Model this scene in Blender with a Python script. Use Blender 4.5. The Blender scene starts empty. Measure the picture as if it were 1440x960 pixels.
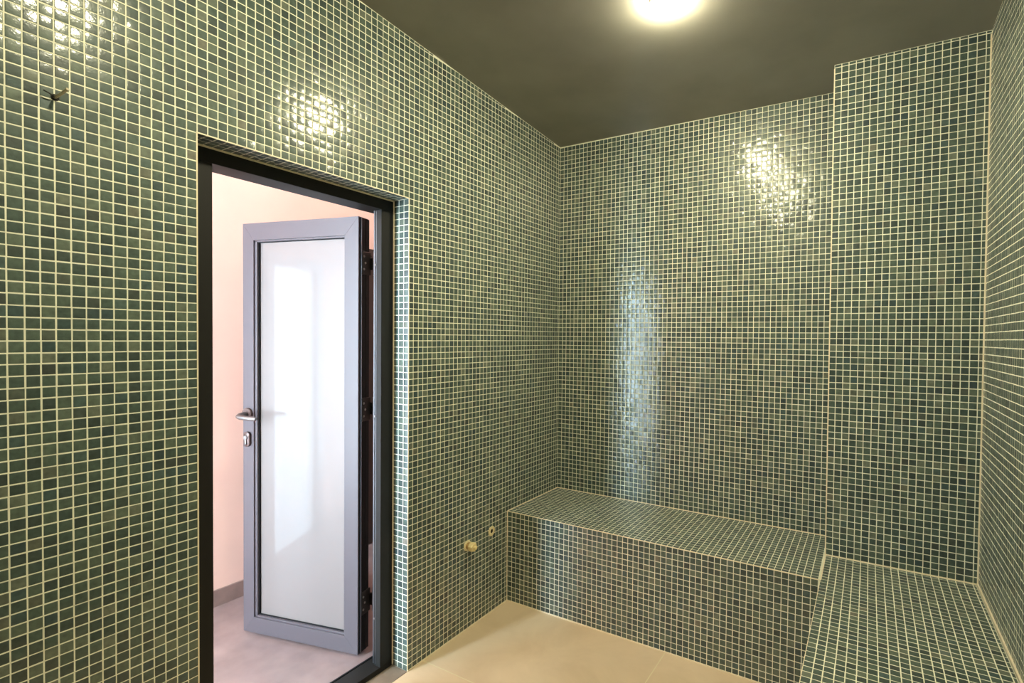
import bpy, bmesh, math, random
import numpy as np
from mathutils import Vector, Matrix

T = 0.027                      # mosaic pitch in metres; lengths below are in tiles unless noted
rng = np.random.default_rng(11)
random.seed(11)
scene = bpy.context.scene
col = scene.collection

# ------------------------------------------------------------------ room
D = 73.75                      # back wall
X1, X2 = 56.4, 76.1            # pillar / side bench edge, right wall
PILY = D - 8.95                # pillar front face
BY = D - 19.07                 # bench front face
HB = 18.0                      # bench height
Y0 = -36.0                     # wall behind the camera
HD = 74.0                      # door opening height
DW = 29.0                      # door opening width (0..29)


def ceil_z(x, y):
    return 96.2 - 0.0037 * x - 0.0545 * (y - D)


# ------------------------------------------------------------------ materials
def new_mat(name):
    m = bpy.data.materials.new(name)
    m.use_nodes = True
    nt = m.node_tree
    b = nt.nodes['Principled BSDF']
    return m, nt, b


def lin(c):
    return tuple((x / 12.92 if x <= 0.04045 else ((x + 0.055) / 1.055) ** 2.4) for x in c)


def simple(name, rgb, rough=0.5, metal=0.0, spec=0.5, noise=0.0, nscale=20.0, bump=0.0):
    m, nt, b = new_mat(name)
    b.inputs['Roughness'].default_value = rough
    b.inputs['Metallic'].default_value = metal
    b.inputs['Specular IOR Level'].default_value = spec
    b.inputs['Base Color'].default_value = (*rgb, 1)
    if noise or bump:
        tc = nt.nodes.new('ShaderNodeTexCoord')
        n = nt.nodes.new('ShaderNodeTexNoise')
        n.inputs['Scale'].default_value = nscale
        n.inputs['Detail'].default_value = 5
        nt.links.new(tc.outputs['Object'], n.inputs['Vector'])
        if noise:
            r = nt.nodes.new('ShaderNodeValToRGB')
            r.color_ramp.elements[0].position = 0.3
            r.color_ramp.elements[1].position = 0.7
            r.color_ramp.elements[0].color = (*[c * (1 - noise) for c in rgb], 1)
            r.color_ramp.elements[1].color = (*[min(1, c * (1 + noise)) for c in rgb], 1)
            nt.links.new(n.outputs['Fac'], r.inputs['Fac'])
            nt.links.new(r.outputs['Color'], b.inputs['Base Color'])
        if bump:
            bp = nt.nodes.new('ShaderNodeBump')
            bp.inputs['Strength'].default_value = bump
            bp.inputs['Distance'].default_value = 0.002
            nt.links.new(n.outputs['Fac'], bp.inputs['Height'])
            nt.links.new(bp.outputs['Normal'], b.inputs['Normal'])
    return m


def tile_material():
    m, nt, b = new_mat('glazed_mosaic_tile')
    at = nt.nodes.new('ShaderNodeAttribute')
    at.attribute_name = 'tile_rand'
    sep = nt.nodes.new('ShaderNodeSeparateXYZ')
    nt.links.new(at.outputs['Vector'], sep.inputs[0])
    r = nt.nodes.new('ShaderNodeValToRGB')
    e = r.color_ramp.elements
    stops = [(0.00, (0.040, 0.058, 0.054)), (0.18, (0.050, 0.077, 0.069)), (0.50, (0.064, 0.098, 0.083)),
             (0.78, (0.085, 0.120, 0.096)), (0.92, (0.112, 0.145, 0.110)), (1.00, (0.150, 0.168, 0.130))]
    e[0].position, e[0].color = stops[0][0], (*stops[0][1], 1)
    e[1].position, e[1].color = stops[-1][0], (*stops[-1][1], 1)
    for p, c in stops[1:-1]:
        n = e.new(p)
        n.color = (*c, 1)
    nt.links.new(sep.outputs[0], r.inputs['Fac'])
    # a few plum / petrol blue pieces among the greens
    r2 = nt.nodes.new('ShaderNodeValToRGB')
    r2.color_ramp.interpolation = 'CONSTANT'
    f = r2.color_ramp.elements
    f[0].position, f[0].color = 0.0, (1, 1, 1, 1)
    f[1].position, f[1].color = 0.88, (0.82, 0.92, 1.10, 1)
    q = f.new(0.95)
    q.color = (1.1, 0.92, 0.92, 1)
    nt.links.new(sep.outputs[1], r2.inputs['Fac'])
    mx = nt.nodes.new('ShaderNodeMix')
    mx.data_type = 'RGBA'
    mx.blend_type = 'MULTIPLY'
    mx.inputs['Factor'].default_value = 1
    nt.links.new(r.outputs['Color'], mx.inputs['A'])
    nt.links.new(r2.outputs['Color'], mx.inputs['B'])
    # mottled glaze
    tc = nt.nodes.new('ShaderNodeTexCoord')
    n1 = nt.nodes.new('ShaderNodeTexNoise')
    n1.inputs['Scale'].default_value = 75
    n1.inputs['Detail'].default_value = 3
    nt.links.new(tc.outputs['Object'], n1.inputs['Vector'])
    mr = nt.nodes.new('ShaderNodeMapRange')
    mr.inputs['From Min'].default_value = 0.3
    mr.inputs['From Max'].default_value = 0.7
    mr.inputs['To Min'].default_value = 0.8
    mr.inputs['To Max'].default_value = 1.2
    nt.links.new(n1.outputs['Fac'], mr.inputs['Value'])
    vm = nt.nodes.new('ShaderNodeVectorMath')
    vm.operation = 'SCALE'
    nt.links.new(mx.outputs['Result'], vm.inputs[0])
    nt.links.new(mr.outputs['Result'], vm.inputs['Scale'])
    nt.links.new(vm.outputs[0], b.inputs['Base Color'])
    n2 = nt.nodes.new('ShaderNodeTexNoise')
    n2.inputs['Scale'].default_value = 160
    n2.inputs['Detail'].default_value = 2
    nt.links.new(tc.outputs['Object'], n2.inputs['Vector'])
    bp = nt.nodes.new('ShaderNodeBump')
    bp.inputs['Strength'].default_value = 0.30
    bp.inputs['Distance'].default_value = 0.0009
    nt.links.new(n2.outputs['Fac'], bp.inputs['Height'])
    nt.links.new(bp.outputs['Normal'], b.inputs['Normal'])
    b.inputs['Roughness'].default_value = 0.46
    b.inputs['Coat Weight'].default_value = 0.75
    b.inputs['Coat Roughness'].default_value = 0.13
    b.inputs['Coat IOR'].default_value = 1.55
    nt.links.new(bp.outputs['Normal'], b.inputs['Coat Normal'])
    b.inputs['Specular IOR Level'].default_value = 0.32
    b.inputs['IOR'].default_value = 1.60
    return m


M = {}
M['tile'] = tile_material()
M['grout'] = simple('cream_grout', (0.88, 0.86, 0.70), rough=0.75, noise=0.10, nscale=14)
M['bead'] = simple('cream_sealant', (0.92, 0.80, 0.60), rough=0.5, noise=0.08, nscale=18)
M['ceiling'] = simple('dark_gloss_ceiling_paint', (0.29, 0.27, 0.235), rough=0.24, spec=0.5, noise=0.10, nscale=3, bump=0.04)
M['black_alu'] = simple('black_powder_coated_aluminium', (0.016, 0.0145, 0.0135), rough=0.5, spec=0.22)
M['grey_alu'] = simple('anthracite_aluminium', (0.066, 0.053, 0.060), rough=0.36, metal=0.0, spec=0.5)
M['gasket'] = simple('black_rubber_gasket', (0.008, 0.008, 0.009), rough=0.7, spec=0.15)
M['bright_alu'] = simple('mill_finish_aluminium', (0.16, 0.16, 0.17), rough=0.45, metal=1.0)
M['chrome'] = simple('brushed_steel', (0.22, 0.21, 0.21), rough=0.38, metal=1.0)
M['darkmetal'] = simple('dark_bronze_metal', (0.09, 0.06, 0.055), rough=0.4, metal=0.6)
M['brass'] = simple('aged_brass', (0.62, 0.42, 0.2), rough=0.4, metal=0.8, noise=0.15, nscale=120)
M['plug'] = simple('yellowed_plug', (0.86, 0.70, 0.36), rough=0.55, noise=0.15, nscale=150)
M['plaster'] = simple('pale_filler', (0.80, 0.70, 0.42), rough=0.8, noise=0.15, nscale=200, bump=0.5)
M['void'] = simple('dark_hole', (0.006, 0.005, 0.004), rough=0.9)
M['wire_dark'] = simple('dark_cable_sheath', (0.02, 0.02, 0.02), rough=0.5)
M['wire_pale'] = simple('pale_cable_sheath', (0.55, 0.48, 0.34), rough=0.5)
M['peach'] = simple('peach_wall_paint', (0.70, 0.49, 0.41), rough=0.85, noise=0.03, nscale=4)
M['skirting'] = simple('brown_stone_skirting', (0.22, 0.155, 0.135), rough=0.45, noise=0.15, nscale=12)
M['hallfloor'] = simple('pinkish_grey_stone', (0.235, 0.165, 0.155), rough=0.2, noise=0.22, nscale=5)
M['threshold'] = simple('taupe_stone_threshold', (0.24, 0.18, 0.135), rough=0.45, noise=0.15, nscale=20)
M['darkdoor'] = simple('dark_wood_door', (0.035, 0.022, 0.017), rough=0.45)
M['whitepaint'] = simple('white_paint', (0.5, 0.49, 0.48), rough=0.6)
M['porcelain'] = simple('white_lampholder', (0.7, 0.66, 0.6), rough=0.4)


def emis(name, rgb, strength):
    m, nt, b = new_mat(name)
    b.inputs['Base Color'].default_value = (*rgb, 1)
    b.inputs['Emission Color'].default_value = (*rgb, 1)
    b.inputs['Emission Strength'].default_value = strength
    b.inputs['Roughness'].default_value = 0.3
    return m


M['bulb'] = emis('lit_opal_glass', (0.99, 0.93, 0.64), 465.0)
M['sky_pane'] = emis('daylit_window_pane', (0.64, 0.85, 1.0), 26.0)
M['door_pane'] = emis('daylit_door_pane', (0.66, 0.87, 1.0), 1.7)


def glass_mat():
    m, nt, b = new_mat('satin_white_glass')
    b.inputs['Base Color'].default_value = (0.140, 0.116, 0.108, 1)
    b.inputs['Roughness'].default_value = 0.45
    b.inputs['Coat Weight'].default_value = 1.0
    b.inputs['Coat Roughness'].default_value = 0.03
    b.inputs['Coat IOR'].default_value = 1.38
    return m


M['glass'] = glass_mat()


def floor_mat():
    """large beige porcelain slabs with thin joints, module 33.3 tiles"""
    m, nt, b = new_mat('beige_porcelain_floor')
    geo = nt.nodes.new('ShaderNodeNewGeometry')
    br = nt.nodes.new('ShaderNodeTexBrick')
    br.offset = 0.0
    br.inputs['Scale'].default_value = 1.0
    br.inputs['Brick Width'].default_value = 33.3 * T
    br.inputs['Row Height'].default_value = 33.3 * T
    br.inputs['Mortar Size'].default_value = 0.0022
    br.inputs['Mortar Smooth'].default_value = 0.0
    br.inputs['Color1'].default_value = (1, 1, 1, 1)
    br.inputs['Color2'].default_value = (0.95, 0.96, 0.97, 1)
    br.inputs['Mortar'].default_value = (0.0, 0.0, 0.0, 1)
    mp = nt.nodes.new('ShaderNodeVectorMath')
    mp.operation = 'ADD'
    mp.inputs[1].default_value = ((0.1 + 333) * T, (1.0 + 333) * T, 0)
    nt.links.new(geo.outputs['Position'], mp.inputs[0])
    nt.links.new(mp.outputs[0], br.inputs['Vector'])
    n = nt.nodes.new('ShaderNodeTexNoise')
    n.inputs['Scale'].default_value = 3.2
    n.inputs['Detail'].default_value = 8
    n.inputs['Roughness'].default_value = 0.62
    n.inputs['Distortion'].default_value = 0.7
    nt.links.new(geo.outputs['Position'], n.inputs['Vector'])
    r = nt.nodes.new('ShaderNodeValToRGB')
    r.color_ramp.elements[0].position = 0.3
    r.color_ramp.elements[1].position = 0.72
    r.color_ramp.elements[0].color = (0.70, 0.52, 0.34, 1)
    r.color_ramp.elements[1].color = (0.83, 0.64, 0.44, 1)
    nt.links.new(n.outputs['Fac'], r.inputs['Fac'])
    mul = nt.nodes.new('ShaderNodeMix')
    mul.data_type = 'RGBA'
    mul.blend_type = 'MULTIPLY'
    mul.inputs['Factor'].default_value = 1
    nt.links.new(r.outputs['Color'], mul.inputs['A'])
    nt.links.new(br.outputs['Color'], mul.inputs['B'])
    mix = nt.nodes.new('ShaderNodeMix')
    mix.data_type = 'RGBA'
    mix.inputs['B'].default_value = (0.80, 0.68, 0.46, 1)
    nt.links.new(br.outputs['Fac'], mix.inputs['Factor'])
    nt.links.new(mul.outputs['Result'], mix.inputs['A'])
    nt.links.new(mix.outputs['Result'], b.inputs['Base Color'])
    b.inputs['Roughness'].default_value = 0.42
    return m


M['floor'] = floor_mat()


# ------------------------------------------------------------------ helpers
def link(name, me, parent=None):
    o = bpy.data.objects.new(name, me)
    col.objects.link(o)
    if parent:
        o.parent = parent
    return o


def empty(name, loc_tiles, rz=0.0, parent=None):
    o = bpy.data.objects.new(name, None)
    o.location = [c * T for c in loc_tiles]
    o.rotation_euler = (0, 0, rz)
    o.empty_display_size = 0.1
    col.objects.link(o)
    if parent:
        o.parent = parent
    return o


def tag(o, label=None, cat=None, group=None, kind=None):
    if label:
        o['label'] = label
    if cat:
        o['category'] = cat
    if group:
        o['group'] = group
    if kind:
        o['kind'] = kind
    return o


class MB:
    """collects shapes in tile units into one mesh"""

    def __init__(self):
        self.bm = bmesh.new()
        self.mi = 0

    def _mark(self, n0):
        self.bm.faces.ensure_lookup_table()
        for f in self.bm.faces[n0:]:
            f.material_index = self.mi

    def box(self, a, b, bevel=0.0, seg=2):
        n0 = len(self.bm.faces)
        lo = [min(p, q) * T for p, q in zip(a, b)]
        hi = [max(p, q) * T for p, q in zip(a, b)]
        vs = [self.bm.verts.new((x, y, z)) for z in (lo[2], hi[2]) for y in (lo[1], hi[1]) for x in (lo[0], hi[0])]
        fs = [(0, 2, 3, 1), (4, 5, 7, 6), (0, 1, 5, 4), (2, 6, 7, 3), (0, 4, 6, 2), (1, 3, 7, 5)]
        faces = [self.bm.faces.new([vs[i] for i in f]) for f in fs]
        if bevel:
            es = {e for f in faces for e in f.edges}
            bmesh.ops.bevel(self.bm, geom=list(es), offset=bevel * T, segments=seg, profile=0.5, affect='EDGES')
        self._mark(n0)
        return self

    def lathe(self, prof, base, axis, n=24):
        """prof: (distance along axis, radius)"""
        n0 = len(self.bm.faces)
        ax = Vector(axis).normalized()
        s = ax.orthogonal().normalized()
        t = ax.cross(s)
        rings = []
        for h, r in prof:
            if r < 1e-6:
                rings.append([self.bm.verts.new((Vector(base) + ax * h) * T)])
            else:
                rings.append([self.bm.verts.new((Vector(base) + ax * h + (s * math.cos(2 * math.pi * i / n) + t * math.sin(2 * math.pi * i / n)) * r) * T) for i in range(n)])
        for p, q in zip(rings, rings[1:]):
            for i in range(n):
                j = (i + 1) % n
                if len(p) == 1 and len(q) == 1:
                    continue
                if len(p) == 1:
                    self.bm.faces.new((p[0], q[i], q[j]))
                elif len(q) == 1:
                    self.bm.faces.new((p[i], q[0], p[j]))
                else:
                    self.bm.faces.new((p[i], q[i], q[j], p[j]))
        self._mark(n0)
        return self

    def tube(self, pts, r, n=10, taper=None):
        n0 = len(self.bm.faces)
        P = [Vector(p) for p in pts]
        rings = []
        up = None
        for k, p in enumerate(P):
            d = (P[min(k + 1, len(P) - 1)] - P[max(k - 1, 0)]).normalized()
            if up is None:
                up = d.orthogonal().normalized()
            up = (up - d * up.dot(d)).normalized()
            t = d.cross(up)
            rr = r if taper is None else taper[k]
            rings.append([self.bm.verts.new((p + (up * math.cos(2 * math.pi * i / n) + t * math.sin(2 * math.pi * i / n)) * rr) * T) for i in range(n)])
        for a, b in zip(rings, rings[1:]):
            for i in range(n):
                j = (i + 1) % n
                self.bm.faces.new((a[i], a[j], b[j], b[i]))
        self.bm.faces.new(rings[0][::-1])
        self.bm.faces.new(rings[-1])
        self._mark(n0)
        return self

    def quad(self, *pts):
        n0 = len(self.bm.faces)
        self.bm.faces.new([self.bm.verts.new([c * T for c in p]) for p in pts])
        self._mark(n0)
        return self

    def build(self, name, mats, parent=None, smooth=False):
        bmesh.ops.recalc_face_normals(self.bm, faces=self.bm.faces)
        me = bpy.data.meshes.new(name)
        self.bm.to_mesh(me)
        self.bm.free()
        for m in (mats if isinstance(mats, (list, tuple)) else [mats]):
            me.materials.append(m)
        if smooth:
            me.polygons.foreach_set('use_smooth', [True] * len(me.polygons))
            me.set_sharp_from_angle(angle=math.radians(40))
        return link(name, me, parent)


def lines(a, b, phase=0.0, jit=0.022):
    """tile joints between a and b, laid from `phase`, with slight laying error, cut at both ends"""
    k0, k1 = math.ceil(a - phase + 0.12), math.floor(b - phase - 0.12)
    mid = [phase + k + rng.normal(0, jit) for k in range(k0, k1 + 1)]
    return np.array([a] + mid + [b])


class Tiled:
    """mesh of grout planes and individually set pillow-faced mosaic tiles"""
    GROUT, LIFT, INSET = 0.054, 0.020, 0.045

    def __init__(self):
        self.v, self.f, self.n, self.mi, self.rand = [], [], [], [], []
        self.nv = 0

    def _add(self, verts, faces, normals, mi, rand):
        verts = np.asarray(verts, float)
        self.v.append(verts)
        self.n.append(np.asarray(normals, float))
        self.f.append(np.asarray(faces, int) + self.nv)
        self.mi.append(np.full(len(faces), mi))
        self.rand.append(np.asarray(rand, float))
        self.nv += len(verts)

    def plate(self, pts, normal, mi=0):
        n = np.array(normal, float)
        p = np.array(pts, float)
        if np.dot(np.cross(p[1] - p[0], p[2] - p[0]), n) < 0:
            p = p[::-1]
        self._add(p, [[0, 1, 2, 3]], np.repeat(n[None], 4, 0), mi, np.zeros((1, 3)))

    def box(self, a, b, mi=1):
        lo, hi = np.minimum(a, b), np.maximum(a, b)
        for ax in range(3):
            for s, val in ((-1, lo[ax]), (1, hi[ax])):
                o1, o2 = [i for i in range(3) if i != ax]
                pts = []
                for c1, c2 in ((lo[o1], lo[o2]), (hi[o1], lo[o2]), (hi[o1], hi[o2]), (lo[o1], hi[o2])):
                    p = [0, 0, 0]
                    p[ax], p[o1], p[o2] = val, c1, c2
                    pts.append(p)
                n = [0, 0, 0]
                n[ax] = s
                self.plate(pts, n, mi)

    def field(self, o, u, v, n, ul, vl, clip=None, hole=None):
        """o origin, u/v unit directions, n face normal, ul/vl joint lines along u and v.
        clip(uu) -> highest v for that u (sloped ceilings); hole (u0,u1,v0,v1) left untiled"""
        o, u, v, n = (np.array(q, float) for q in (o, u, v, n))
        U0, V0 = np.meshgrid(ul[:-1], vl[:-1], indexing='ij')
        U1, V1 = np.meshgrid(ul[1:], vl[1:], indexing='ij')
        U0, V0, U1, V1 = (q.ravel() for q in (U0, V0, U1, V1))
        keep = np.ones(len(U0), bool)
        if hole:
            uc, vc = (U0 + U1) / 2, (V0 + V1) / 2
            keep &= ~((uc > hole[0]) & (uc < hole[1]) & (vc > hole[2]) & (vc < hole[3]))
        if clip is not None:
            top = np.minimum(clip(U0), clip(U1))
            keep &= V0 < top - 0.15
            V1 = np.minimum(V1, top)
        g = self.GROUT
        keep &= ((U1 - U0) > 0.3) & ((V1 - V0) > 0.3)
        U0, V0, U1, V1 = (q[keep] for q in (U0, V0, U1, V1))
        N = len(U0)
        jg = lambda: g + rng.uniform(-0.012, 0.016, N)
        U0 = U0 + jg(); U1 = U1 - jg(); V0 = V0 + jg(); V1 = V1 - jg()
        i = self.INSET
        h = self.LIFT + rng.normal(0, 0.003, N)
        ring0 = [(U0, V0), (U1, V0), (U1, V1), (U0, V1)]
        ring1 = [(U0 + i, V0 + i), (U1 - i, V0 + i), (U1 - i, V1 - i), (U0 + i, V1 - i)]
        su, sv = [-1, 1, 1, -1], [-1, -1, 1, 1]
        tu, tv = rng.normal(0, 0.016, N), rng.normal(0, 0.020, N)
        dome = 0.037 + rng.normal(0, 0.010, N)
        verts = np.zeros((N, 8, 3)); norms = np.zeros((N, 8, 3))
        for k in range(4):
            a, b = ring0[k]
            verts[:, k] = o + a[:, None] * u + b[:, None] * v
            nn = n + 0.8 * (su[k] * u + sv[k] * v)
            norms[:, k] = nn / np.linalg.norm(nn)
            a, b = ring1[k]
            verts[:, 4 + k] = o + a[:, None] * u + b[:, None] * v + (h + (tu * su[k] + tv * sv[k]) * 0.1)[:, None] * n
            nn = n + (tu + dome * su[k])[:, None] * u + (tv + dome * sv[k])[:, None] * v
            norms[:, 4 + k] = nn / np.linalg.norm(nn, axis=1)[:, None]
        base = np.array([[4, 5, 6, 7], [0, 1, 5, 4], [1, 2, 6, 5], [2, 3, 7, 6], [3, 0, 4, 7]])
        if np.dot(np.cross(u, v), n) < 0:
            base = base[:, ::-1]
        F = base[None] + (np.arange(N) * 8)[:, None, None]
        R = np.repeat(rng.uniform(0, 1, (N, 1, 3)), 5, 1).reshape(-1, 3)
        self._add(verts.reshape(-1, 3), F.reshape(-1, 4), norms.reshape(-1, 3), 2, R)

    def build(self, name, parent=None):
        V = np.concatenate(self.v) * T
        F = np.concatenate(self.f)
        me = bpy.data.meshes.new(name)
        me.vertices.add(len(V))
        me.vertices.foreach_set('co', V.astype(np.float32).ravel())
        me.loops.add(F.size)
        me.loops.foreach_set('vertex_index', F.ravel().astype(np.int32))
        me.polygons.add(len(F))
        me.polygons.foreach_set('loop_start', (np.arange(len(F)) * 4).astype(np.int32))
        for m in (M['grout'], M['bead'], M['tile']):
            me.materials.append(m)
        me.polygons.foreach_set('material_index', np.concatenate(self.mi).astype(np.int32))
        a = me.attributes.new('tile_rand', 'FLOAT_VECTOR', 'FACE')
        a.data.foreach_set('vector', np.concatenate(self.rand).astype(np.float32).ravel())
        me.update(calc_edges=True)
        me.polygons.foreach_set('use_smooth', [True] * len(F))
        me.normals_split_custom_set_from_vertices(np.concatenate(self.n).tolist())
        me.update()
        return link(name, me, parent)


# ------------------------------------------------------------------ tiled room shell
RD = 3.3                                             # depth of the tiled door reveal
w = Tiled()                                          # left wall with the doorway
w.plate([(0, Y0, 0), (0, 0, 0), (0, 0, ceil_z(0, 0)), (0, Y0, ceil_z(0, Y0))], (1, 0, 0))
w.plate([(0, DW, 0), (0, D, 0), (0, D, ceil_z(0, D)), (0, DW, ceil_z(0, DW))], (1, 0, 0))
w.plate([(0, 0, HD), (0, DW, HD), (0, DW, ceil_z(0, DW)), (0, 0, ceil_z(0, 0))], (1, 0, 0))
yl = lines(Y0, D, 0.0)
yl[np.argmin(abs(yl - 0))] = 0.0
yl[np.argmin(abs(yl - DW))] = DW
zl = lines(0, 104, 0.0)
zl[np.argmin(abs(zl - HD))] = HD
w.field((0, 0, 0), (0, 1, 0), (0, 0, 1), (1, 0, 0), yl, zl, clip=lambda y: ceil_z(0, y), hole=(0, DW, -1, HD))
# reveal: right cheek, left cheek, head
zr = zl[zl <= HD + 0.01]
rl = np.array([0, 1.1, 2.2, RD])
w.plate([(0, DW, 0), (-RD - .6, DW, 0), (-RD - .6, DW, HD), (0, DW, HD)], (0, -1, 0))
w.field((0, DW, 0), (-1, 0, 0), (0, 0, 1), (0, -1, 0), rl, zr)
w.plate([(0, 0, 0), (-RD - .6, 0, 0), (-RD - .6, 0, HD), (0, 0, HD)], (0, 1, 0))
w.field((0, 0, 0), (-1, 0, 0), (0, 0, 1), (0, 1, 0), rl, zr)
w.plate([(0, 0, HD), (-RD - .6, 0, HD), (-RD - .6, DW, HD), (0, DW, HD)], (0, 0, -1))
w.field((0, 0, HD), (-1, 0, 0), (0, 1, 0), (0, 0, -1), rl, yl[(yl >= -0.01) & (yl <= DW + .01)])
e = 0.11
w.box((-0.05, -e, 0), (0.04, 0.03, HD))              # cream arris beads round the opening
w.box((-0.05, DW - .03, 0), (0.04, DW + e, HD + e))
w.box((-0.05, -e, HD - .03), (0.04, DW + e, HD + e))
w.box((0, Y0, 0), (0.14, 0, 0.2)); w.box((0, DW, 0), (0.14, BY, 0.2))
w.box((0, BY - .16, 0), (0.1, BY, HB))               # joint against the bench front
w.box((0, BY, HB), (0.12, D, HB + .14))
tag(w.build('wall_left'), kind='structure')

w = Tiled()                                          # back wall
w.plate([(0, D, 0), (X2, D, 0), (X2, D, ceil_z(X2, D)), (0, D, ceil_z(0, D))], (0, -1, 0))
xl = lines(0, X1, 0.0)
w.field((0, D, 0), (1, 0, 0), (0, 0, 1), (0, -1, 0), xl, zl[zl >= HB - 0.3], clip=lambda x: ceil_z(x, D))
w.box((0, D - .14, HB), (X1, D, HB + .14))
tag(w.build('wall_back'), kind='structure')

w = Tiled()                                          # pillar: a projecting part of the wall
w.plate([(X1, PILY, HB), (X2, PILY, HB), (X2, PILY, ceil_z(X2, PILY)), (X1, PILY, ceil_z(X1, PILY))], (0, -1, 0))
w.plate([(X1, PILY, HB), (X1, D, HB), (X1, D, ceil_z(X1, D)), (X1, PILY, ceil_z(X1, PILY))], (-1, 0, 0))
pl = lines(X1, X2, X1 + 0.05)
w.field((0, PILY, 0), (1, 0, 0), (0, 0, 1), (0, -1, 0), pl, zl[zl >= HB - .3] , clip=lambda x: ceil_z(x, PILY))
w.field((X1, 0, 0), (0, 1, 0), (0, 0, 1), (-1, 0, 0), lines(PILY, D, PILY), zl[zl >= HB - .3], clip=lambda y: ceil_z(X1, y))
w.box((X1 - .06, PILY - .06, HB), (X1 + .12, PILY + .12, ceil_z(X1, PILY) - 0.6))
w.box((X2 - .2, PILY - .12, HB), (X2, PILY, ceil_z(X2, PILY) - 0.6))
w.box((X1, PILY - .16, HB), (X2, PILY, HB + .16))
tag(w.build('wall_pillar'), kind='structure')

w = Tiled()                                          # right wall
w.plate([(X2, Y0, 0), (X2, D, 0), (X2, D, ceil_z(X2, D)), (X2, Y0, ceil_z(X2, Y0))], (-1, 0, 0))
w.field((X2, 0, 0), (0, 1, 0), (0, 0, 1), (-1, 0, 0), lines(Y0, PILY, 0.3), zl[zl >= HB - .3], clip=lambda y: ceil_z(X2, y))
w.box((X2 - .2, Y0, HB), (X2, PILY, HB + .2))
tag(w.build('wall_right'), kind='structure')

w = Tiled()                                          # wall behind the photographer
w.plate([(0, Y0, 0), (X2, Y0, 0), (X2, Y0, ceil_z(X2, Y0)), (0, Y0, ceil_z(0, Y0))], (0, 1, 0))
w.field((0, Y0, 0), (1, 0, 0), (0, 0, 1), (0, 1, 0), lines(0, X2, 0.0), zl, clip=lambda x: ceil_z(x, Y0))
tag(w.build('wall_near'), kind='structure')

b = MB()
b.box((0, Y0 - 1, -3), (X2 + 1, D + 1, 0))
tag(b.build('floor', M['floor']), kind='structure')

b = MB()                                             # sloping dark ceiling slab
cs = [(-8, Y0 - 1), (X2 + 1, Y0 - 1), (X2 + 1, D + 1), (-8, D + 1)]
lo = [(x, y, ceil_z(x, y)) for x, y in cs]
hi = [(x, y, ceil_z(x, y) + 4) for x, y in cs]
b.quad(*lo); b.quad(*hi)
for i in range(4):
    j = (i + 1) % 4
    b.quad(lo[i], lo[j], hi[j], hi[i])
bmesh.ops.remove_doubles(b.bm, verts=b.bm.verts, dist=1e-5)
tag(b.build('ceiling', M['ceiling']), kind='structure')

# ------------------------------------------------------------------ benches
def bench(name, label, x0, x1, y0, y1, face):
    root = empty(name, ((x0 + x1) / 2, (y0 + y1) / 2, 0))
    tag(root, label, 'bench', 'built-in mosaic benches')
    off = Vector(((x0 + x1) / 2, (y0 + y1) / 2, 0)) * T

    def done(t, nm):
        o = t.build(nm, root)
        o.data.transform(Matrix.Translation(-off))
        return o
    s = Tiled()                                      # seat
    s.plate([(x0, y0, HB), (x1, y0, HB), (x1, y1, HB), (x0, y1, HB)], (0, 0, 1))
    s.field((0, 0, HB), (1, 0, 0), (0, 1, 0), (0, 0, 1), lines(x0, x1, x0), lines(y0, y1, y0))
    f = Tiled()                                      # upstand
    zz = lines(0, HB, 0.0)
    if face == 'y':
        f.plate([(x0, y0, 0), (x1, y0, 0), (x1, y0, HB), (x0, y0, HB)], (0, -1, 0))
        f.plate([(x0, y1, 0), (x1, y1, 0), (x1, y1, HB), (x0, y1, HB)], (0, 1, 0))
        f.field((0, y0, 0), (1, 0, 0), (0, 0, 1), (0, -1, 0), lines(x0, x1, x0), zz)
        f.box((x0, y0 - .12, 0), (x1, y0, 0.22))
        s.box((x0, y0 - .05, HB - .08), (x1, y0 + .1, HB + .05))
    else:
        f.plate([(x0, y0, 0), (x0, y1, 0), (x0, y1, HB), (x0, y0, HB)], (-1, 0, 0))
        f.plate([(x1, y0, 0), (x1, y1, 0), (x1, y1, HB), (x1, y0, HB)], (1, 0, 0))
        f.field((x0, 0, 0), (0, 1, 0), (0, 0, 1), (-1, 0, 0), lines(y0, y1, y0), zz)
        f.box((x0 - .12, y0, 0), (x0, BY - .3, 0.22))
        s.box((x0, y0, HB - .08), (x0 + .07, BY, HB + .04)); s.box((x0, BY, HB - .08), (x0 + .17, y1, HB + .05))
    done(s, 'seat')
    done(f, 'front_face')
    return root


bench('tiled_bench', 'green mosaic bench running along the back wall with its front facing the camera', 0.16, X1 - .05, BY, D - .18, 'y')
bench('tiled_bench', 'green mosaic bench running along the right wall in front of the pillar', X1, X2 - .30, Y0 + .1, PILY - .20, 'x')
# masonry core under the pillar
b = MB()
b.box((X1 + .1, PILY + .05, 0), (X2, D - .05, HB))
tag(b.build('trim_1', M['grout']), kind='structure')

# ------------------------------------------------------------------ doorway frame (setting)
FX, FB = -3.3, -7.2                                  # front / back of the aluminium frame
d1 = empty('door_1', (FX, DW / 2, 0))
tag(d1, kind='structure')
OFF = Vector((FX, DW / 2, 0)) * T


def part(mb, name, mats, parent, off=OFF, smooth=False):
    o = mb.build(name, mats, parent, smooth)
    o.data.transform(Matrix.Translation(-off))
    return o


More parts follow.
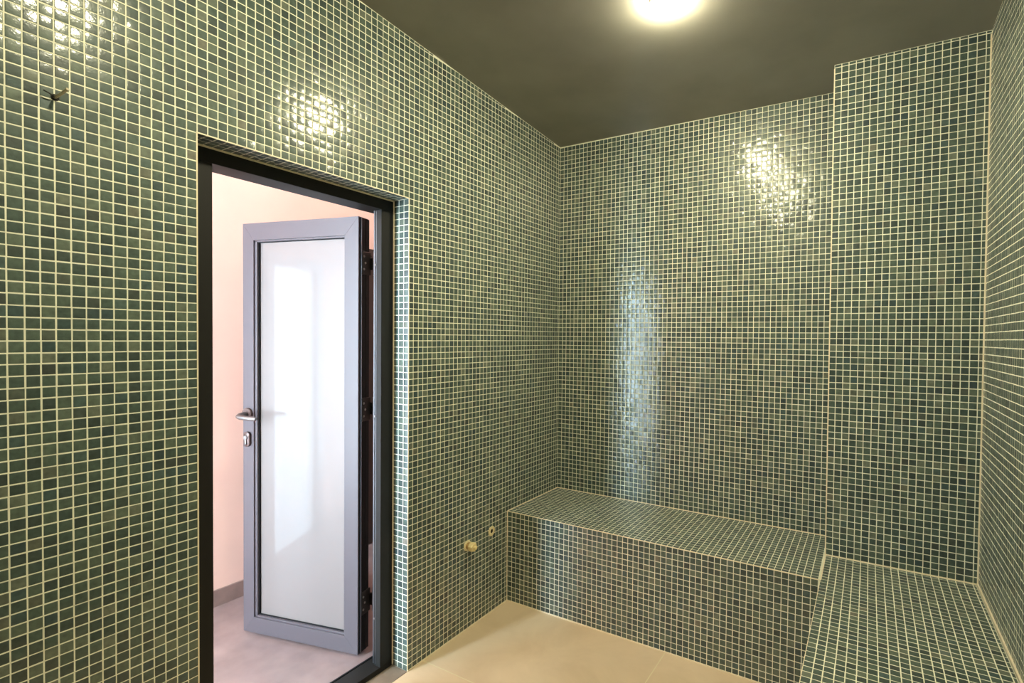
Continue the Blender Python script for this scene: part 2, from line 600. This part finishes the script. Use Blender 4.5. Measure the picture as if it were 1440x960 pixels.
b = MB()
b.box((FX, 26.55, 0.9), (-4.85, DW - .05, HD - 1.8), .05)        # hinge-side jamb: front flange
b.box((-4.85, 28.45, 0.9), (FB, DW - .05, HD - 1.8), .03)
b.box((FX, 0.05, 0.9), (-4.85, 3.0, HD - 1.8), .05)              # latch-side jamb
b.box((-4.85, 0.05, 0.9), (FB, 1.0, HD - 1.8), .03)
b.box((FX, 0.05, HD - 1.8), (FB + .3, DW - .05, HD - .05), .05)  # head
part(b, 'frame', M['black_alu'], d1)
b = MB()
b.box((FX, 0.05, 0.0), (-6.6, DW - .05, 0.9), .06)
o = part(b, 'threshold_rail', M['black_alu'], d1)
b = MB()
b.box((-4.4, 26.8, 0.9), (-4.75, 27.9, 0.94)); b.box((-4.3, 26.9, 0.905), (-4.9, 27.15, 0.96))
part(b, 'drain_slot', M['bright_alu'], d1)
b = MB()
b.box((-4.70, 26.46, 1.2), (-4.95, 26.58, HD - 1.9), .03)
b.box((-4.35, 26.50, 1.2), (-4.48, 26.58, HD - 1.9), .02)
part(b, 'bright_seal_strip', M['bright_alu'], d1)
b = MB()
b.box((-4.9, 26.7, 1.2), (-5.1, 28.5, HD - 1.9), .03)
b.box((-6.4, 0.9, 0.9), (-6.75, DW - .6, 1.0), .02)
part(b, 'gasket', M['gasket'], d1)
b = MB()
b.box((FX + .12, 0.03, HD - .22), (FX - .1, DW - .03, HD - .02)); b.box((FX + .12, DW - .2, 0.2), (FX - .1, DW - .02, HD - .1))
part(b, 'sealant_bead', M['bead'], d1)

b = MB()                                             # stone strip in the reveal floor
b.box((-3.3, 0.05, -.5), (0.05, DW - .05, 0.08), .03)
tag(b.build('trim_2', M['threshold']), kind='structure')

# ------------------------------------------------------------------ open door leaf
H = Vector((-9.55, 27.25, 0.5))
ang = math.atan2(21.6 - 27.25, -32.8 + 9.55)          # leaf direction hinge -> free edge
leaf = empty('glazed_door_leaf', tuple(H), ang)
tag(leaf, 'grey framed frosted glass door leaf standing open into the pink hallway', 'door leaf')
LW, LH, TH = 23.9, 71.45, 2.4
# local frame: x along the leaf, -y? the camera-side face is at local y = 0 and the thickness runs away from it
# direction (cos, sin) with ang in the third quadrant: the left normal (-sin, cos) faces the camera side (-y world)
cam_side = Vector((-math.sin(ang), math.cos(ang)))
S = 1 if cam_side.y < 0 else -1                       # +1: local +y looks at the camera


def L(x, depth, z):
    """x along the leaf, depth towards the camera from the front face, z up"""
    return (x, S * depth, z)


def lbox(mb, a, b_, bevel=0.0):
    return mb.box(L(*a), L(*b_), bevel)


RW, SL, SR, RT, RB = 2.7, 2.35, 2.65, 2.95, 2.75
gm = [M['grey_alu'], M['gasket']]
b = MB()
b.mi = 0


def miter(mb, front, back):
    """four mitred members of the leaf frame"""
    n0 = len(mb.bm.faces)
    o = [(0, 0), (LW, 0), (LW, LH), (0, LH)]
    i = [(SR, RB), (LW - SL, RB), (LW - SL, LH - RT), (SR, LH - RT)]
    for k in range(4):
        j = (k + 1) % 4
        q = [o[k], o[j], i[j], i[k]]
        f = [mb.bm.verts.new(Vector(L(x, front, z)) * T) for x, z in q]
        g = [mb.bm.verts.new(Vector(L(x, back, z)) * T) for x, z in q]
        fs = [mb.bm.faces.new(f), mb.bm.faces.new(g[::-1])]
        for a in range(4):
            c = (a + 1) % 4
            fs.append(mb.bm.faces.new((f[a], g[a], g[c], f[c])))
        bmesh.ops.recalc_face_normals(mb.bm, faces=fs)
        bmesh.ops.bevel(mb.bm, geom=list({e for e in fs[0].edges}), offset=0.02 * T, segments=1, affect='EDGES')


miter(b, 0.0, -TH)
o = b.build('leaf_frame', M['grey_alu'], leaf)
b = MB()                                             # glazing bead, a step below the face
for (x0, x1, z0, z1) in ((SR - .05, SR + .28, RB, LH - RT), (LW - SL - .5, LW - SL + .05, RB, LH - RT),
                         (SR, LW - SL, RB - .05, RB + .28), (SR, LW - SL, LH - RT - .28, LH - RT + .05)):
    lbox(b, (x0, -.25, z0), (x1, -1.2, z1), .04)
b.build('glazing_bead', M['grey_alu'], leaf)
b = MB()
for (x0, x1, z0, z1) in ((SR + .26, SR + .36, RB + .2, LH - RT - .2), (LW - SL - .62, LW - SL - .48, RB + .2, LH - RT - .2),
                         (SR + .3, LW - SL - .5, RB + .26, RB + .36), (SR + .3, LW - SL - .5, LH - RT - .36, LH - RT - .26)):
    lbox(b, (x0, -.6, z0), (x1, -1.2, z1), .02)
b.build('glazing_gasket', M['gasket'], leaf)
b = MB()
lbox(b, (SR - .1, -.9, RB - .1), (LW - SL + .1, -1.35, LH - RT + .1))
o = b.build('glass_panel', M['glass'], leaf)
o['label'] = 'frosted white glass panel'
b = MB()                                             # dark hinge-edge profile with grooves
lbox(b, (-.12, -.25, .1), (.0, -TH - .1, LH - .1), .02)
lbox(b, (-.2, -.35, .1), (-.08, -.6, LH - .1), .02)
lbox(b, (-.18, -1.6, .1), (-.08, -1.9, LH - .1), .02)
b.build('edge_profile', M['gasket'], leaf)
b = MB()
lbox(b, (-.24, -.42, .1), (-.19, -.54, LH - .1))
b.build('bright_edge_strip', M['bright_alu'], leaf)
for hz in (64.6, 40.6, 8.6):                         # three hinges
    z = hz - .5
    b = MB()
    lbox(b, (-.32, -.5, z - 1.9), (-.1, -TH - .3, z + 1.9), .08)
    # knuckle arm to the jamb
    lbox(b, (-1.5, -TH - .55, z - 1.0), (-.1, -TH - .1, z + 1.0), .1)
    hg = b.build('hinge', M['black_alu'], leaf)
    b = MB()
    b.lathe([(-1.9, 0), (-1.9, .42), (1.9, .42), (1.9, 0)], L(-1.15, -TH - .35, z), (0, 0, 1), 16)
    b.build('hinge_pin', M['darkmetal'], hg, True)
    for dz, dd in ((1.05, -.95), (0.0, -1.3), (-1.05, -.95)):
        b = MB()
        b.lathe([(0, .2), (.07, .17), (.09, 0)], L(-.32, dd, z + dz), (-1, 0, 0), 10)
        b.build('screw', M['chrome'], hg, True)
# lever handle, both sides, and lock cylinder
HX, HZ = LW - 1.15, 38.1
b = MB()
b.lathe([(0, 1.05), (.32, 1.05), (.42, .95), (.45, 0)], L(HX, 0, HZ + .3), L(0, 1, 0), 24)
hd = b.build('handle_rose', M['darkmetal'], leaf, True)
hd['label'] = 'dark round handle rose'
b = MB()
b.tube([L(HX, .3, HZ + .3), L(HX, 1.2, HZ + .3), L(HX, 1.7, HZ + .22), L(HX - .15, 2.0, HZ + .1), L(HX - .6, 2.1, HZ), L(HX - 1.8, 2.1, HZ - .05), L(HX - 3.4, 2.08, HZ - .1), L(HX - 3.95, 2.05, HZ - .1)],
       .4, 14, [.42, .42, .42, .44, .42, .40, .38, .30])
o = b.build('lever', M['chrome'], hd, True)
b = MB()
b.lathe([(0, 1.05), (.32, 1.05), (.42, .95), (.45, 0)], L(HX, -TH, HZ + .3), L(0, -1, 0), 24)
b.tube([L(HX, -TH - .3, HZ + .3), L(HX, -TH - 1.3, HZ + .3), L(HX - .1, -TH - 1.9, HZ + .25), L(HX - .6, -TH - 2.1, HZ + .2), L(HX - 3.6, -TH - 2.1, HZ + .15)], .42, 12)
b.build('outer_handle', M['darkmetal'], leaf, True)
b = MB()
n0 = len(b.bm.faces)
ring = []
for k in range(28):                                  # oval escutcheon
    a = 2 * math.pi * k / 28
    ring.append((HX + .68 * math.cos(a), 34.0 + .62 * math.sin(a) + (.68 if math.sin(a) > 0 else -.68)))
f0 = [b.bm.verts.new(Vector(L(x, 0, z)) * T) for x, z in ring]
f1 = [b.bm.verts.new(Vector(L(x, .38, z)) * T) for x, z in ring]
cx = HX; cz = 34.0
f2 = [b.bm.verts.new(Vector(L(cx + (x - cx) * .84, .48, cz + (z - cz) * .9)) * T) for x, z in ring]
for k in range(28):
    j = (k + 1) % 28
    b.bm.faces.new((f0[k], f0[j], f1[j], f1[k]))
    b.bm.faces.new((f1[k], f1[j], f2[j], f2[k]))
b.bm.faces.new(f2)
lk = b.build('lock_escutcheon', M['darkmetal'], leaf, True)
b = MB()
b.lathe([(0, .42), (.35, .42), (.42, .34), (.42, 0)], L(HX, .3, 34.3), L(0, 1, 0), 18)
lbox(b, (HX - .16, .3, 33.1), (HX + .16, .68, 34.0), .05)
b.build('lock_cylinder', M['chrome'], lk, True)
b = MB()
lbox(b, (LW - .05, -.5, 37.9), (LW + .55, -1.5, 40.1), .08)
b.build('latch_bolt', M['darkmetal'], leaf)
# jamb-side hinge screws belong to the frame
for hz in (63.7, 40.2, 8.3):
    b = MB()
    b.lathe([(0, .2), (.08, .16), (.1, 0)], (-4.55, 26.46, hz), (0, -1, 0), 10)
    part(b, 'hinge_screw', M['chrome'], d1, smooth=True)

# ------------------------------------------------------------------ hallway beyond the door
HX0, HX1, HY0, HY1, HH = -46.9, -7.6, -78.0, 112.0, 102.0
b = MB()
b.box((HX0 - 20, HY0 - 1, -3), (-3.3, HY1 + 1, 0))
tag(b.build('floor_hall', M['hallfloor']), kind='structure')
b = MB()
b.box((HX0 - 20, HY0 - 1, HH), (HX1 + .1, HY1 + 1, HH + 2))
tag(b.build('ceiling_hall', M['whitepaint']), kind='structure')
b = MB()                                             # wall opposite, with a glazed opening and a dark door in it
OP = (-27.5, -3.5, 72.0)                             # opening y0, y1, height
DD = (46.0, 68.0, 74.3)
b.box((HX0, HY0, 0), (HX0 - 3, OP[0], HH)); b.box((HX0, OP[1], 0), (HX0 - 3, HY1, HH))
b.box((HX0, OP[0], OP[2]), (HX0 - 3, OP[1], HH))
tag(b.build('wall_hall_far', M['peach']), kind='structure')
b = MB()                                             # hall side of the steam-room wall
b.box((HX1, HY0, 0), (HX1 + .9, 0, HH)); b.box((HX1, DW, 0), (HX1 + .9, HY1, HH)); b.box((HX1, 0, HD), (HX1 + .9, DW, HH))
tag(b.build('wall_hall_near', M['peach']), kind='structure')
b = MB()
WX = (-45.0, -10.0, 0.8, 94.0)
b.box((HX0 - 3, HY0 - 1, 0), (WX[0], HY0, HH)); b.box((WX[1], HY0 - 1, 0), (HX1 + .9, HY0, HH))
b.box((WX[0], HY0 - 1, 0), (WX[1], HY0, WX[2])); b.box((WX[0], HY0 - 1, WX[3]), (WX[1], HY0, HH)); b.box((HX0 - 3, HY1, 0), (HX1 + .9, HY1 + 1, HH))
tag(b.build('wall_hall_end', M['peach']), kind='structure')
b = MB()
b.box((HX0, OP[1] + 1.5, 0), (HX0 + .45, DD[0], 3.2), .08)
tag(b.build('baseboard_hall', M['skirting']), kind='structure')


r = empty('window_1', ((WX[0] + WX[1]) / 2, HY0, WX[2]))   # tall window at the end of the hall
tag(r, kind='structure')
off = Vector(((WX[0] + WX[1]) / 2, HY0, WX[2])) * T
m = MB()
fw = 1.6
m.box((WX[0], HY0 + .3, WX[2]), (WX[0] + fw, HY0 - 1.5, WX[3]), .05); m.box((WX[1] - fw, HY0 + .3, WX[2]), (WX[1], HY0 - 1.5, WX[3]), .05)
m.box((WX[0] + fw, HY0 + .3, WX[3] - fw), (WX[1] - fw, HY0 - 1.5, WX[3]), .05); m.box((WX[0] + fw, HY0 + .3, WX[2]), (WX[1] - fw, HY0 - 1.5, WX[2] + fw), .05)
part(m, 'window_frame', M['grey_alu'], r, off)
m = MB()
m.box((WX[0] + fw * .8, HY0 - .6, WX[2] + fw * .8), (WX[1] - fw * .8, HY0 - .9, WX[3] - fw * .8))
part(m, 'window_pane', M['sky_pane'], r, off)

r = empty('door_3', (HX0, (OP[0] + OP[1]) / 2, 0))         # glazed outer door facing the steam room
tag(r, kind='structure')
off = Vector((HX0, (OP[0] + OP[1]) / 2, 0)) * T
m = MB()
m.box((HX0 + .5, OP[0], 0), (HX0 - 2, OP[0] + 2.6, OP[2]), .05); m.box((HX0 + .5, OP[1] - 2.6, 0), (HX0 - 2, OP[1], OP[2]), .05)
m.box((HX0 + .5, OP[0] + 2.6, OP[2] - 2.6), (HX0 - 2, OP[1] - 2.6, OP[2]), .05)
part(m, 'door_frame', M['grey_alu'], r, off)
m = MB()
m.box((HX0 - .9, OP[0] + 2.6, 0.3), (HX0 - 1.9, OP[1] - 2.6, OP[2] - 2.6), .05)
part(m, 'door_pane', M['door_pane'], r, off)

d2 = empty('door_2', (HX0, (DD[0] + DD[1]) / 2, 0))  # dark door further down the hall
tag(d2, kind='structure')
off2 = Vector((HX0, (DD[0] + DD[1]) / 2, 0)) * T
b = MB()
b.box((HX0 + .25, DD[0] + 1.6, 0.3), (HX0 + .6, DD[1] - 1.6, DD[2] - 1.6), .06)
part(b, 'door_panel', M['darkdoor'], d2, off2)
b = MB()
b.box((HX0 + .02, DD[0], 0), (HX0 + .8, DD[0] + 1.7, DD[2]), .06); b.box((HX0 + .02, DD[1] - 1.7, 0), (HX0 + .8, DD[1], DD[2]), .06)
b.box((HX0 + .02, DD[0] + 1.7, DD[2] - 1.7), (HX0 + .8, DD[1] - 1.7, DD[2]), .06)
part(b, 'door_casing', M['darkdoor'], d2, off2)

# ------------------------------------------------------------------ ceiling lamps
def lamp(x, y, label):
    z = ceil_z(x, y)
    r = empty('ceiling_light', (x, y, z))
    tag(r, label, 'lamp', 'warm ceiling lights')
    m = MB()
    m.lathe([(0.05, 0), (0.05, 1.95), (-.2, 1.95), (-.25, 1.8), (-.25, 0)], (0, 0, 0), (0, 0, 1), 40)
    m.build('base_ring', M['porcelain'], r, True)
    m = MB()
    prof = [(-.26, 1.7)]
    for k in range(1, 11):
        a = math.pi / 2 * k / 10
        prof.append((-.26 - 0.95 * math.sin(a), 1.7 * math.cos(a) if k < 10 else 0))
    m.lathe(prof, (0, 0, 0), (0, 0, 1), 40)
    m.build('opal_dome', M['bulb'], r, True)
    return r


lamp(37.6, 38.7, 'lit round ceiling light on the dark ceiling at the top edge of the photo')
lamp(37.6, -1.0, 'lit round ceiling light above the camera, seen only as a glint on the left wall')

# ------------------------------------------------------------------ unfinished services in the left wall
r = empty('pipe_stub', (0, 42.8, 15.2))
tag(r, 'capped brass pipe stub sticking out low on the left wall beside the bench', 'pipe')
m = MB()
pr = []
for k in range(9):
    pr.append((0.02 + .06 * (k % 2), 1.25 - .02 * k))
m.lathe([(0, 0.8), (.10, 1.0), (.2, .85), (.25, .6)], (0, 0, 0), (1, 0, 0), 11)
m.build('filler_ring', M['plaster'], r)
m = MB()
m.lathe([(0, .62), (1.5, .62), (1.5, 0)], (0, 0, 0), (1, 0, 0), 20)
m.build('pipe', M['brass'], r, True)
m = MB()
m.lathe([(.9, 0), (.9, .86), (1.55, .86), (1.75, .7), (1.75, .34), (2.15, .34), (2.2, .25), (2.2, 0)], (0, 0, 0), (1, 0, 0), 6)
o = m.build('hex_plug', M['plug'], r)
o['label'] = 'yellowed hexagonal plug'

r = empty('pipe_outlet', (0, 49.7, 15.6))
tag(r, 'small open pipe outlet in pale filler on the left wall next to the bench front', 'pipe outlet')
m = MB()
m.lathe([(0.0, .38), (.14, .42), (.16, .75), (.1, .95), (0.0, 1.0)], (0, 0, 0), (1, 0, 0), 9)
m.build('filler_ring', M['plaster'], r)
m = MB()
m.lathe([(.02, 0), (.05, .42), (.06, .44), (.0, .45)], (0, 0, 0), (1, 0, 0), 16)
m.build('bore', M['void'], r)

r = empty('cable_end', (0, -11, 73.25))
tag(r, 'short cable end poking out of the left wall above eye level, left of the doorway', 'cable')
m = MB()
m.tube([(0, 0, 0), (.7, .02, .0), (1.5, .1, .12), (2.1, .25, .35)], .12, 8)
m.build('sheath', M['wire_pale'], r, True)
m = MB()
m.tube([(.05, 0, .0), (.5, -.25, -.05), (.6, -.55, .05), (.5, -.85, .2)], .06, 8)
m.build('core_wire', M['wire_dark'], r, True)
m = MB()
m.lathe([(.0, .3), (.05, .28), (.06, 0)], (0, 0, 0), (1, 0, 0), 12)
m.build('drilled_hole', M['void'], r)

# ------------------------------------------------------------------ light: daylight down the hall and a warm hall lamp
def area(name, loc, rot, sx, sy, energy, rgb):
    l = bpy.data.lights.new(name, 'AREA')
    l.shape = 'RECTANGLE'
    l.size, l.size_y, l.energy, l.color = sx * T, sy * T, energy, rgb
    o = bpy.data.objects.new(name, l)
    o.location = [c * T for c in loc]
    o.rotation_euler = rot
    col.objects.link(o)
    return o


area('hall_lamp', (-28, 40, HH - .5), (0, 0, 0), 24, 90, 8.5, (1.0, 0.78, 0.66))

world = bpy.data.worlds.new('world')
scene.world = world
world.use_nodes = True
world.node_tree.nodes['Background'].inputs[0].default_value = (0.5, 0.6, 0.7, 1)
world.node_tree.nodes['Background'].inputs[1].default_value = 0.05

# ------------------------------------------------------------------ camera
yaw, pitch, roll, f = 0.523875, -0.018806, 0.009966, 724.12
ppx, ppy = 803.24, 488.0
fwd = Vector((-math.sin(yaw) * math.cos(pitch), math.cos(yaw) * math.cos(pitch), math.sin(pitch)))
right = Vector((math.cos(yaw), math.sin(yaw), 0))
up = right.cross(fwd)
r2 = right * math.cos(roll) + up * math.sin(roll)
u2 = up * math.cos(roll) - right * math.sin(roll)
cam = bpy.data.cameras.new('camera')
cam.sensor_fit = 'HORIZONTAL'
cam.sensor_width = 36
cam.lens = f * 36 / 1440
cam.shift_x = -(ppx - 720) / 1440
cam.shift_y = (ppy - 480) / 1440
cam.clip_start = 0.01
co = bpy.data.objects.new('camera', cam)
m3 = Matrix((r2, u2, -fwd)).transposed()
co.matrix_world = Matrix.Translation(Vector((61.90, -27.607, 52.765)) * T) @ m3.to_4x4()
col.objects.link(co)
scene.camera = co

vs = scene.view_settings
vs.view_transform = 'Standard'
vs.look = 'None'
vs.gamma = 1
vs.use_curve_mapping = False
vs.exposure = 1.0
